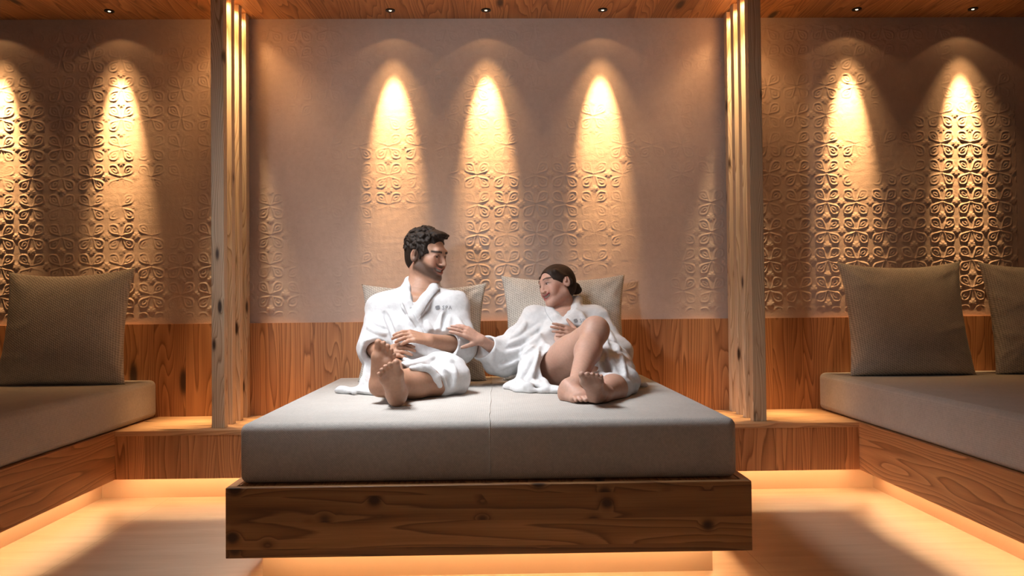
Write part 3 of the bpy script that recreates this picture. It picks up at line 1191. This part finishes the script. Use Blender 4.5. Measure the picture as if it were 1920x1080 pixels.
# ------------------------------------------------------------------ the man
def man():
    hd = Head(J(799, 479, 4.13), (.85, -.52, -.15), (-.03, .05, 1), 1.03)
    pelvis, belly, chest = J(776, 700, 4.00), J(778, 655, 4.03), J(781, 607, 4.09)
    neck = J(789, 546, 4.125)
    shR, shL = J(718, 580, 4.09), J(849, 576, 4.11)
    elR, elL = J(705, 652, 3.97), J(861, 648, 4.00)
    wrR, wrL = J(714, 664, 3.845), J(806, 638, 3.845)
    hipR, hipL = J(742, 702, 3.97), J(808, 702, 3.97)
    knR, ankR = J(730, 700, 3.60), J(744, 738, 3.255)
    knL, ankL = J(824, 715, 3.60), J(716, 724, 3.335)
    B = Field((-.68, 3.10, Z_MAT - .012), (-.08, 4.30, 1.37), .0032)
    # torso and limbs
    B.ell(pelvis, (.155, .11, .10), None, .03)
    B.ell(belly, (.135, .095, .14), None, .05)
    B.ell(chest, (.150, .098, .165), None, .05)
    B.cone(shR, shL, .062, .062, .05)
    B.cone(neck + (0, .0, -.02), hd.P(-.022, 0, -.055), .061, .056, .03)
    B.cone(J(742, 562, 4.11), J(786, 543, 4.125), .035, .05, .04)
    B.cone(J(832, 562, 4.12), J(794, 543, 4.125), .035, .05, .04)
    B.cone(J(785, 561, 4.03), J(752, 556, 4.05), .012, .010, .02)
    B.cone(J(795, 561, 4.035), J(828, 558, 4.06), .012, .010, .02)
    for sh, el, wr in ((shR, elR, wrR), (shL, elL, wrL)):
        B.cone(sh, el, .055, .045, .03)
        B.cone(el, wr, .044, .029, .02)
    B.cone(hipR, knR, .085, .058, .03)
    B.cone(knR, .5 * (knR + ankR), .055, .056, .02)
    B.cone(.5 * (knR + ankR), ankR, .056, .034, .03)
    B.cone(hipL, knL, .085, .062, .03)
    mid = .55 * knL + .45 * ankL
    B.cone(knL, mid + (0, 0, .004), .062, .060, .02)
    B.cone(mid, ankL, .058, .036, .03)
    # feet: right one in front with its heel on the mattress, left one crossed behind it
    foot(B, W(748, 764, 3.215), W(727, 683, 3.105), (.10, -1, -.22), (1, 0, .25), ankR, 1.0)
    foot(B, W(703, 742, 3.31), W(722, 640, 3.27), (-.12, -1, -.2), (-1, 0, .05), ankL, 1.0)
    hd.build(B, True)
    # left hand lies over the right one in the lap
    hand(B, wrL, J(769, 630, 3.80), (-.05, -.62, .78), 1, (.30, .32, .34, .36), 1.04, -.005, (.25, .95, .35))
    hand(B, wrR, J(750, 655, 3.790), (.05, -.75, .65), -1, (.30, .32, .34, .36), 1.02, -.005, (.4, .9, .5))
    B.above(ZM)
    V, Q = B.skin(1)
    me = np_mesh('person', V, Q)
    base = Vector((pelvis[0], pelvis[1], Z_MAT))
    root = link_mesh('person', me, M_SKIN_M, None, base, True)
    tag(root, 'bearded man in a white bathrobe with his bare ankles crossed, smiling at the woman', 'person', 'couple in bathrobes')
    # tones; off the head, dimmer light on the legs is darkened into the skin
    x, y, z = hd.loc(V)
    col = np.tile(np.array((.385, .205, .13)), (len(V), 1))
    onhead = (np.abs(x) < .14) & (np.abs(y) < .10) & (z < .14) & (z > -.15)

    def blend(w, c):
        w = np.clip(w, 0, 1)[:, None]
        col[:] = col * (1 - w) + np.array(c) * w
    ss = lambda a, b, t: (lambda q: q * q * (3 - 2 * q))(np.clip((t - a) / (b - a), 0, 1))
    blend(onhead * .8, (.47, .265, .18))
    red = onhead * np.exp(-(((x - .07) / .03) ** 2 + ((np.abs(y) - .04) / .025) ** 2 + ((z + .025) / .025) ** 2))
    blend(.35 * red, (.55, .20, .13))
    # beard: jaw, chin, moustache, sideburns
    line = -.022 - .42 * np.clip(x - .02, 0, .1)
    bd = ss(.012, -.012, z - line) * ss(-.030, -.008, x) * ss(-.012, .006, z + .070 + .42 * np.clip(x, 0, .1))
    side = ss(.03, .015, np.abs(x - .012) * 1.0) * ss(-.05, -.03, z) * ss(.05, .03, z) * (np.abs(y) > .05)
    mous = np.exp(-((z + .0445 - 10 * y * y) / .0062) ** 4) * ss(.070, .082, x) * (np.abs(y) < .036)
    zc = -.0650 + 14 * y * y
    lipz = np.exp(-((z - zc) / .0155) ** 4 - (y / .036) ** 4) * ss(.058, .070, x)
    bd = np.clip(np.maximum.reduce([bd, side, mous]), 0, 1) * onhead
    bd = bd * (1 - .9 * np.clip(lipz, 0, 1))
    blend(.84 * bd, (.050, .029, .020))
    blend(.75 * lipz * onhead, (.36, .12, .10))
    inner = onhead * (np.exp(-((z - zc) / .009) ** 4 - (y / .028) ** 4) * (x < .0885 - 18 * y * y) * (x > .05))
    blend(.9 * inner, (.05, .012, .012))
    br = np.exp(-((z - .0215 - .10 * (.03 - np.abs(np.abs(y) - .030))) / .0046) ** 2) * (np.abs(y) > .012) * (np.abs(y) < .052) * (x > .06) * onhead
    blend(1.0 * np.minimum(br * 1.4, 1), (.018, .011, .008))
    lash = np.exp(-((z - .0068 + 12 * (np.abs(y) - .031) ** 2) / .0028) ** 2 - ((np.abs(y) - .031) / .015) ** 4) * (x > .065) * onhead
    blend(.9 * lash, (.02, .012, .01))
    lid = np.exp(-((z - .003) / .013) ** 2 - ((np.abs(y) - .031) / .02) ** 2) * (x > .06) * onhead
    blend(.45 * lid, (.26, .12, .08))
    paint(me, col)
    hd.eyes_teeth(root)
    # hair
    H = Field(hd.c - .2, hd.c + .2, .003)
    E = lambda a, r, k=.01, op='add': H.ell(hd.P(*a), r, hd.ax, k, op)
    E((-.016, 0, .038), (.101, .083, .092))
    E((-.050, 0, -.010), (.058, .067, .075), .02)
    E((.043, .008, .104), (.050, .058, .020), .02)
    for s_ in (-1, 1):
        H.cone(hd.P(.014, s_ * .073, .035), hd.P(.017, s_ * .071, -.016), .009, .005, .01)
    rs = np.random.RandomState(8)
    for _ in range(420):
        a = rs.uniform(-PI, PI)
        b = math.asin(rs.uniform(-.3, 1))
        q = np.array((-.016 + .100 * math.cos(b) * math.cos(a), .082 * math.cos(b) * math.sin(a), .040 + .094 * math.sin(b)))
        if q[0] > .055 and q[2] < .092: continue
        o = rs.normal(size=3)
        o = o - q * (o @ q) / (q @ q)
        e = q + nrm3(o) * .016
        H.cone(hd.P(*q), hd.P(*e), rs.uniform(.0045, .0085), rs.uniform(.003, .006), .004)
    for yy in np.linspace(-.05, .055, 14):
        q = np.array((.074 - abs(yy) * .25, yy, .096 + rs.uniform(-.006, .010)))
        H.cone(hd.P(*q), hd.P(*(q + (.012, rs.uniform(-.012, .012), rs.uniform(-.006, .01)))), .009, .006, .004)
    E((.128, 0, .000), (.092, .100, .094), .006, 'sub')
    for s_ in (-1, 1): E((.075, s_ * .075, .045), (.034, .04, .036), .006, 'sub')
    for s_ in (-1, 1): E((-.008, s_ * .088, -.012), (.026, .022, .036), .006, 'sub')
    E((-.02, 0, -.135), (.1, .1, .06), .01, 'sub')
    finish('hair', H, M_HAIR_M, root, relax=0)
    # bathrobe
    R = Field((-.76, 3.38, Z_MAT - .012), (-.06, 4.32, 1.16), .0032)
    R.ell(J(777, 690, 3.98), (.19, .145, .12), None, .04)
    R.ell(J(779, 655, 4.02), (.172, .125, .15), None, .06)
    R.ell(J(781, 610, 4.08), (.176, .120, .175), None, .06)
    R.cone(shR, shL, .074, .074, .06)
    R.cone(J(745, 560, 4.11), J(784, 545, 4.13), .045, .058, .05)
    R.cone(J(828, 558, 4.12), J(796, 545, 4.13), .045, .058, .05)
    cfR, cfL = J(703, 664, 3.90), J(838, 645, 3.91)
    R.path([shR, elR, cfR], [.080, .079, .062], .035)
    R.path([shL, elL, cfL], [.082, .080, .062], .035)
    # lap and skirt
    R.cone(hipR, J(735, 690, 3.74), .105, .080, .05)
    R.cone(hipL, J(832, 697, 3.69), .110, .080, .05)
    R.cone(J(770, 690, 3.9), J(790, 682, 3.76), .08, .06, .05)
    R.cone(J(829, 711, 3.60), J(842, 703, 3.66), .073, .084, .03)
    R.cone(J(846, 702, 3.70), J(846, 722, 3.68), .062, .054, .04)
    R.cone(J(826, 738, 3.60), J(860, 733, 3.66), .017, .015, .012)
    R.cone(J(756, 684, 3.66), J(800, 679, 3.62), .020, .022, .03)
    hem = [B.hit(u, v) for u, v in ((772, 693), (788, 691), (800, 693), (810, 700), (818, 711), (825, 724))]
    R.path([p + (0, -.004, .003) for p in hem if p is not None], [.012, .013, .013, .012, .012, .012], .012)
    # tail spread on the mattress at his right
    R.cone((-.54, 3.95, .60), (-.55, 3.74, .565), .07, .045, .05)
    R.cone((-.66, 3.76, .556), (-.46, 3.63, .560), .034, .038, .04, flat=((0, 0, 1), .45))
    R.cone((-.67, 3.75, .560), (-.60, 3.66, .556), .016, .014, .015)
    R.ripple(.0048, 34, 3)
    R.ripple(.0022, 80, 4)
    # folds that gather at the armpits, elbows and waist
    for uvs, r in ((((728, 585), (742, 610), (750, 640)), .011), (((716, 596), (722, 620), (735, 645)), .010), (((690, 612), (706, 622), (722, 626)), .009),
                   (((684, 640), (700, 648), (716, 650)), .009), (((745, 632), (770, 646), (800, 650)), .010), (((752, 648), (776, 660), (806, 660)), .009),
                   (((830, 590), (824, 612), (812, 640)), .011), (((842, 596), (838, 620), (826, 642)), .009), (((858, 600), (868, 616), (880, 622)), .009),
                   (((846, 632), (862, 640), (878, 636)), .010), (((800, 606), (812, 628), (828, 640)), .009), (((762, 604), (768, 624), (780, 640)), .009),
                   (((805, 672), (826, 668), (846, 678)), .009), (((815, 690), (832, 700), (838, 722)), .010), (((850, 690), (852, 708), (850, 724)), .009),
                   (((700, 690), (690, 705), (680, 722)), .010)):
        R.fold(uvs, r)
    for uvs, r in ((((836, 588), (832, 612), (822, 640)), .007), (((722, 588), (732, 612), (742, 645)), .007), (((694, 604), (708, 614), (724, 618)), .006),
                   (((850, 622), (864, 630), (882, 628)), .006), (((748, 640), (772, 653), (802, 655)), .006), (((822, 688), (840, 702), (845, 724)), .006)):
        R.fold(uvs, r, op='sub')
    # neckline opens in a V
    R.cone(hd.P(-.02, 0, -.07), J(788, 540, 4.10), .062, .056, .01, 'sub')
    for yy in (3.90, 3.95, 4.0, 4.04):
        R.cone(J(786, 530, yy), J(773, 574, yy), .050, .006, .008, 'sub')
    # shawl collar: image-left lapel under, image-right lapel over
    fl = (FRONT, .55)
    R.path([J(790, 526, 4.215), J(768, 528, 4.15), J(758, 545, 4.05), J(763, 572, 3.975), J(780, 604, 3.945), J(800, 640, 3.945)],
           [.024, .025, .025, .026, .026, .022], .008, flat=fl)
    R.path([J(790, 526, 4.215), J(815, 532, 4.14), J(812, 546, 4.05), J(792, 572, 3.972), J(776, 596, 3.945), J(764, 622, 3.945)],
           [.024, .026, .028, .030, .028, .020], .007, flat=fl)
    R.fold([(752, 536), (750, 556), (758, 582), (776, 612), (790, 634)], .0055, k=.005, op='sub', taper=False)
    R.fold([(771, 578), (782, 598), (796, 622), (806, 640)], .0050, k=.004, op='sub', taper=False)
    R.fold([(824, 543), (813, 556), (800, 575), (790, 594)], .0040, k=.004, op='sub', taper=False)
    # sleeve openings
    for cf, el, wr in ((cfR, elR, wrR), (cfL, elL, wrL)):
        d = nrm3(wr - el)
        R.cone(el + (cf - el) * .35, cf + d * .10, .043, .050, .006, 'sub')
        R.cone(cf + d * .055, cf + d * .20, .09, .10, .012, 'sub')
    # opening for the bare crossed leg
    R.cone(J(752, 724, 3.42), J(770, 722, 3.50), .072, .064, .012, 'sub')
    R.cone(J(742, 715, 3.45), J(738, 705, 3.63), .070, .060, .012, 'sub')
    R.above(ZM)
    V, Q, robe = finish('bathrobe', R, M_TERRY, root, relax=1)
    tree = BVHTree.FromPolygons([tuple(v) for v in V], [tuple(q) for q in Q.tolist()])
    cord(tree, lerp_uv([(824, 541), (812, 553), (799, 572), (790, 590), (785, 600)]), 4.0, .0016, robe)
    embroider(tree, base, 'SPA', 829, 580, 4.0, .026, robe, -.03)
    return R, B


# ------------------------------------------------------------------ the woman
def woman(RM, BM):
    hd = Head(J(1044, 533, 4.19), (-.84, -.53, -.10), (-.26, .14, .95), .915)
    pelvis, belly, chest = J(1055, 698, 4.00), J(1058, 665, 4.06), J(1060, 628, 4.15)
    neck = J(1064, 588, 4.215)
    shR, shL = J(1003, 602, 4.17), J(1114, 601, 4.19)
    elR, elL = J(948, 668, 4.06), J(1156, 660, 4.07)
    wrR, wrL = J(902, 638, 3.935), J(1090, 632, 3.985)
    hipR, hipL = J(1030, 694, 3.98), J(1085, 698, 3.98)
    knR, ankR = J(1115, 621, 3.66), J(1080, 722, 3.37)
    knL, ankL = J(1164, 722, 3.62), J(1132, 737, 3.27)
    B = Field((-.26, 3.00, Z_MAT - .012), (.70, 4.38, 1.22), .0032)
    B.ell(pelvis, (.155, .11, .095), None, .03)
    B.ell(belly, (.115, .085, .13), None, .05)
    B.ell(chest, (.125, .085, .14), None, .05)
    B.cone(shR, shL, .046, .046, .04)
    B.cone(neck + (0, 0, -.02), hd.P(-.024, 0, -.055), .043, .041, .03)
    B.cone(J(1035, 597, 4.18), J(1062, 587, 4.21), .026, .036, .03)
    B.cone(J(1095, 597, 4.20), J(1068, 587, 4.22), .026, .036, .03)
    for sh, el, wr in ((shR, elR, wrR), (shL, elL, wrL)):
        B.cone(sh, el, .044, .036, .03)
        B.cone(el, wr, .036, .023, .02)
    # raised right leg
    thm = .5 * (hipR + knR) + (0, 0, -.012)
    B.cone(hipR, thm, .092, .078, .03)
    B.cone(thm, knR, .078, .056, .04)
    B.ell(knR + (.004, -.014, .008), (.050, .048, .052), None, .03)
    sm = .64 * knR + .36 * ankR + (0, .018, -.008)
    B.cone(knR, sm, .050, .053, .03)
    B.cone(sm, ankR, .052, .031, .03)
    foot(B, W(1056, 752, 3.395), W(1107, 757, 3.215), (0, 0, -1), (1, .5, 0), ankR, .88, r_ank=.030, toe_curl=.1)
    # left leg folded on the mattress, sole to the viewer
    B.cone(hipL, knL, .088, .058, .03)
    cm = .5 * (knL + ankL)
    B.cone(knL, cm, .056, .054, .03)
    B.cone(cm, ankL, .054, .033, .03)
    foot(B, W(1122, 758, 3.225), W(1104, 703, 3.075), (-.05, -.8, -.6), (-1, 0, .15), ankL, .95, r_ank=.030)
    hd.build(B, False)
    hand(B, wrR, J(871, 621, 3.908), (.1, -.72, .69), -1, (.14, .18, .20, .24), .96, .06, (.75, .62, .1), .15)
    hand(B, wrL, J(1061, 622, 3.955), (.0, -.8, .6), 1, (.10, .12, .16, .2), .92, .05, (.8, .5, .1), .1)
    B.above(ZM)
    for o_ in (RM, BM): B.keep_off(o_)
    V, Q = B.skin(1)
    me = np_mesh('person', V, Q)
    base = Vector((pelvis[0], pelvis[1], Z_MAT))
    root = link_mesh('person', me, M_SKIN_W, None, base, True)
    tag(root, 'woman with a low hair bun in a white bathrobe, one bare knee raised', 'person', 'couple in bathrobes')
    x, y, z = hd.loc(V)
    col = np.tile(np.array((.46, .27, .20)), (len(V), 1))  # weaker light on her legs is put into this darker body tone
    onhead = (np.abs(x) < .14) & (np.abs(y) < .10) & (z < .14) & (z > -.15)

    def blend(w, c):
        w = np.clip(w, 0, 1)[:, None]
        col[:] = col * (1 - w) + np.array(c) * w
    ss = lambda a, b, t: (lambda q: q * q * (3 - 2 * q))(np.clip((t - a) / (b - a), 0, 1))
    blend(onhead * .8, (.54, .31, .235))
    red = onhead * np.exp(-(((x - .06) / .035) ** 2 + ((np.abs(y) - .045) / .025) ** 2 + ((z + .025) / .022) ** 2))
    blend(.30 * red, (.60, .24, .19))
    zc = -.0650 + 14 * y * y
    lipz = np.exp(-((z - zc) / .0145) ** 4 - (y / .037) ** 4) * ss(.056, .068, x) * onhead * ss(-.0480, -.0505, z - 12 * y * y)
    blend(.95 * np.clip(lipz * 1.3, 0, 1), (.28, .055, .06))
    inner = onhead * (np.exp(-((z - zc) / .009) ** 4 - (y / .028) ** 4) * (x < .0885 - 18 * y * y) * (x > .05))
    blend(.9 * inner, (.05, .012, .012))
    br = np.exp(-((z - .029 - .10 * (.02 - np.abs(np.abs(y) - .034))) / .0036) ** 2) * (np.abs(y) > .014) * (np.abs(y) < .054) * (x > .055) * onhead
    blend(np.minimum(br * 1.3, 1), (.035, .02, .014))
    lash = np.exp(-((z - .0068 + 12 * (np.abs(y) - .031) ** 2) / .0032) ** 2 - ((np.abs(y) - .033) / .017) ** 4) * (x > .062) * onhead
    blend(.95 * lash, (.015, .01, .01))
    lid = np.exp(-((z - .004) / .010) ** 2 - ((np.abs(y) - .031) / .018) ** 2) * (x > .06) * onhead
    blend(.55 * lid, (.16, .08, .06))
    paint(me, col)
    hd.eyes_teeth(root)
    H = Field(hd.c - .2, hd.c + .2, .003)
    s = hd.s
    E = lambda a, r, k=.01, op='add': H.ell(hd.P(*a), np.array(r) * s, hd.ax, k, op)
    E((-.014, 0, .026), (.102, .080, .084))
    E((-.050, 0, -.012), (.058, .068, .072), .02)
    for s_ in (-1, 1):
        H.cone(hd.P(.04, s_ * .066, .055), hd.P(-.03, s_ * .078, -.01), .014, .012, .015)
    E((.126, 0, -.008), (.086, .090, .100), .005, 'sub')
    for s_ in (-1, 1): E((-.006, s_ * .088, -.012), (.022, .020, .032), .006, 'sub')
    E((.0, 0, -.135), (.1, .1, .06), .01, 'sub')
    E((-.112, 0, -.035), (.030, .036, .034), .008)
    E((-.120, .01, -.050), (.022, .026, .020), .006)
    finish('hair', H, M_HAIR_W, root, relax=1)
    # bathrobe
    R = Field((-.14, 3.30, Z_MAT - .012), (.76, 4.40, 1.10), .0032)
    R.ell(J(1052, 695, 3.99), (.185, .14, .115), None, .04)
    R.ell(J(1058, 664, 4.05), (.150, .11, .14), None, .06)
    R.ell(J(1060, 628, 4.14), (.148, .105, .145), None, .06)
    R.cone(shR, shL, .062, .062, .05)
    R.cone(J(1030, 597, 4.18), J(1056, 592, 4.22), .040, .040, .04)
    R.cone(J(1098, 594, 4.20), J(1076, 588, 4.23), .040, .042, .04)
    cfR, cfL = J(908, 648, 3.985), J(1104, 638, 4.0)
    R.path([shR, elR + (0, 0, -.005), cfR + (0, 0, -.01)], [.066, .080, .062], .04)
    R.cone(J(965, 668, 4.10), J(928, 680, 4.06), .070, .058, .04)
    R.path([shL, elL, cfL], [.066, .068, .052], .04)
    # skirt: over the hip at her right, down to the mattress
    R.cone(J(1022, 672, 4.00), J(1012, 694, 3.86), .105, .078, .05)
    R.cone(J(1005, 690, 3.92), J(985, 722, 3.80), .07, .05, .05)
    R.cone((.10, 3.86, .560), (.27, 3.66, .562), .060, .050, .03, flat=((0, 0, 1), .45))
    R.path([(.075, 3.84, .560), (.10, 3.72, .558), (.15, 3.655, .560), (.20, 3.64, .557), (.27, 3.645, .560), (.31, 3.66, .556)], [.018, .021, .020, .017, .020, .016], .018)
    R.cone((.14, 3.80, .60), (.21, 3.68, .57), .022, .018, .02)
    R.cone((.20, 3.86, .64), (.25, 3.70, .575), .02, .016, .03)
    # opening for the raised leg, then the lap panel and the drape over the folded left leg
    R.cone(J(1050, 688, 3.80), knR, .094, .075, .014, 'sub')
    R.cone(J(1046, 692, 3.86), J(1070, 690, 3.60), .085, .085, .012, 'sub')
    R.path([J(1100, 672, 4.02), J(1138, 682, 3.86), J(1160, 702, 3.70)], [.095, .090, .074], .05)
    R.cone(J(1150, 702, 3.66), J(1164, 718, 3.61), .068, .070, .03)
    R.cone(J(1164, 718, 3.61), J(1154, 727, 3.49), .070, .064, .03)
    R.cone(J(1160, 690, 3.84), J(1178, 712, 3.80), .06, .050, .05)
    R.path([J(1108, 706, 3.56), J(1124, 701, 3.50), J(1142, 706, 3.46), J(1157, 720, 3.44), J(1166, 742, 3.45)], [.012, .014, .014, .014, .014], .02)
    R.cone((.55, 3.88, .556), (.66, 3.80, .560), .034, .024, .02, flat=((0, 0, 1), .6))
    R.cone((.60, 3.92, .575), (.62, 3.86, .562), .04, .03, .03)
    R.ripple(.0050, 36, 13)
    R.ripple(.0022, 85, 14)
    for uvs, r in ((((1012, 612), (985, 632), (955, 645)), .011), (((1016, 626), (990, 648), (950, 662)), .010), (((1005, 650), (975, 672), (935, 690)), .011),
                   (((985, 606), (975, 622), (955, 636)), .009), (((1040, 625), (1050, 645), (1066, 655)), .009), (((1028, 636), (1030, 655), (1024, 680)), .010),
                   (((1012, 660), (1004, 690), (990, 716)), .011), (((1000, 668), (985, 695), (972, 716)), .010), (((1022, 690), (1020, 710), (1026, 728)), .010),
                   (((925, 655), (920, 675), (930, 692)), .009), (((1112, 600), (1130, 622), (1142, 650)), .011), (((1128, 606), (1146, 632), (1160, 655)), .010),
                   (((1138, 650), (1144, 672), (1152, 695)), .012), (((1128, 660), (1128, 682), (1136, 700)), .011), (((1165, 665), (1166, 685), (1172, 705)), .011),
                   (((1090, 590), (1098, 606), (1100, 622)), .008), (((970, 712), (985, 722), (1010, 722)), .010)):
        R.fold(uvs, r)
    for uvs, r in ((((1014, 619), (988, 640), (952, 653)), .007), (((1012, 642), (984, 664), (942, 680)), .007), (((1018, 650), (1014, 680), (1004, 712)), .008),
                   (((1120, 604), (1138, 628), (1152, 655)), .007), (((1133, 656), (1136, 678), (1144, 698)), .008), (((1158, 660), (1160, 682), (1166, 702)), .007)):
        R.fold(uvs, r, op='sub')
    R.cone(hd.P(-.02, 0, -.07), J(1062, 584, 4.19), .056, .050, .02, 'sub')
    for yy in (3.98, 4.03, 4.08, 4.13):
        R.cone(J(1050, 572, yy), J(1057, 594, yy), .048, .009, .008, 'sub')
        R.cone(J(1066, 574, yy), J(1057, 594, yy), .036, .008, .008, 'sub')
    fl = (FRONT, .55)
    R.path([J(1070, 562, 4.28), J(1083, 564, 4.225), J(1080, 578, 4.15), J(1066, 600, 4.085), J(1050, 628, 4.04), J(1042, 650, 4.03)], [.022, .024, .025, .026, .025, .02], .008, flat=fl)
    R.path([J(1066, 568, 4.29), J(1040, 578, 4.24), J(1030, 584, 4.14), J(1043, 600, 4.075), J(1054, 622, 4.04), J(1066, 645, 4.03)], [.022, .022, .026, .028, .027, .02], .007, flat=fl)
    for cf, el, wr, r in ((cfR, elR, wrR, .046), (cfL, elL, wrL, .036)):
        d = nrm3(wr - el)
        R.cone(el + (cf - el) * .4, cf + d * .10, r * .8, r, .006, 'sub')
        R.cone(cf + d * .055, cf + d * .18, .08, .09, .012, 'sub')
    # opening for the folded leg
    R.cone(J(1122, 742, 3.20), J(1134, 736, 3.40), .060, .058, .012, 'sub')
    R.above(ZM)
    for o_ in (RM, BM): R.keep_off(o_)
    V, Q, robe = finish('bathrobe', R, M_TERRY, root, relax=1)
    tree = BVHTree.FromPolygons([tuple(v) for v in V], [tuple(q) for q in Q.tolist()])
    cord(tree, lerp_uv([(1021, 576), (1025, 588), (1036, 604), (1045, 616), (1049, 624)]), 4.08, .0016, robe)
    embroider(tree, base, 'SPA', 1085, 604, 4.1, .024, robe, -.03)
    return R


RM, BM = man()
RW = woman(RM, BM)


def pressed(*fields):
    def keep(P):
        for _ in range(70):
            ins = np.zeros(P.shape[:-1], bool)
            for f_ in fields: ins |= f_.at(P) < .006
            if not ins.any(): break
            P[..., 1] = np.where(ins, P[..., 1] + .004, P[..., 1])
        P[..., 1] = np.minimum(P[..., 1], WY - .002)
        return P
    return keep


cushion('grey woven cushion on the couch behind the man', -.685, -.040, 4.26, 4.43, 1.045, .15, 4, 'grey woven cushions', keep=pressed(RM, RW))
cushion('grey woven cushion on the couch behind the woman', .035, .680, 4.26, 4.43, 1.085, .16, 5, 'grey woven cushions', keep=pressed(RW, RM))
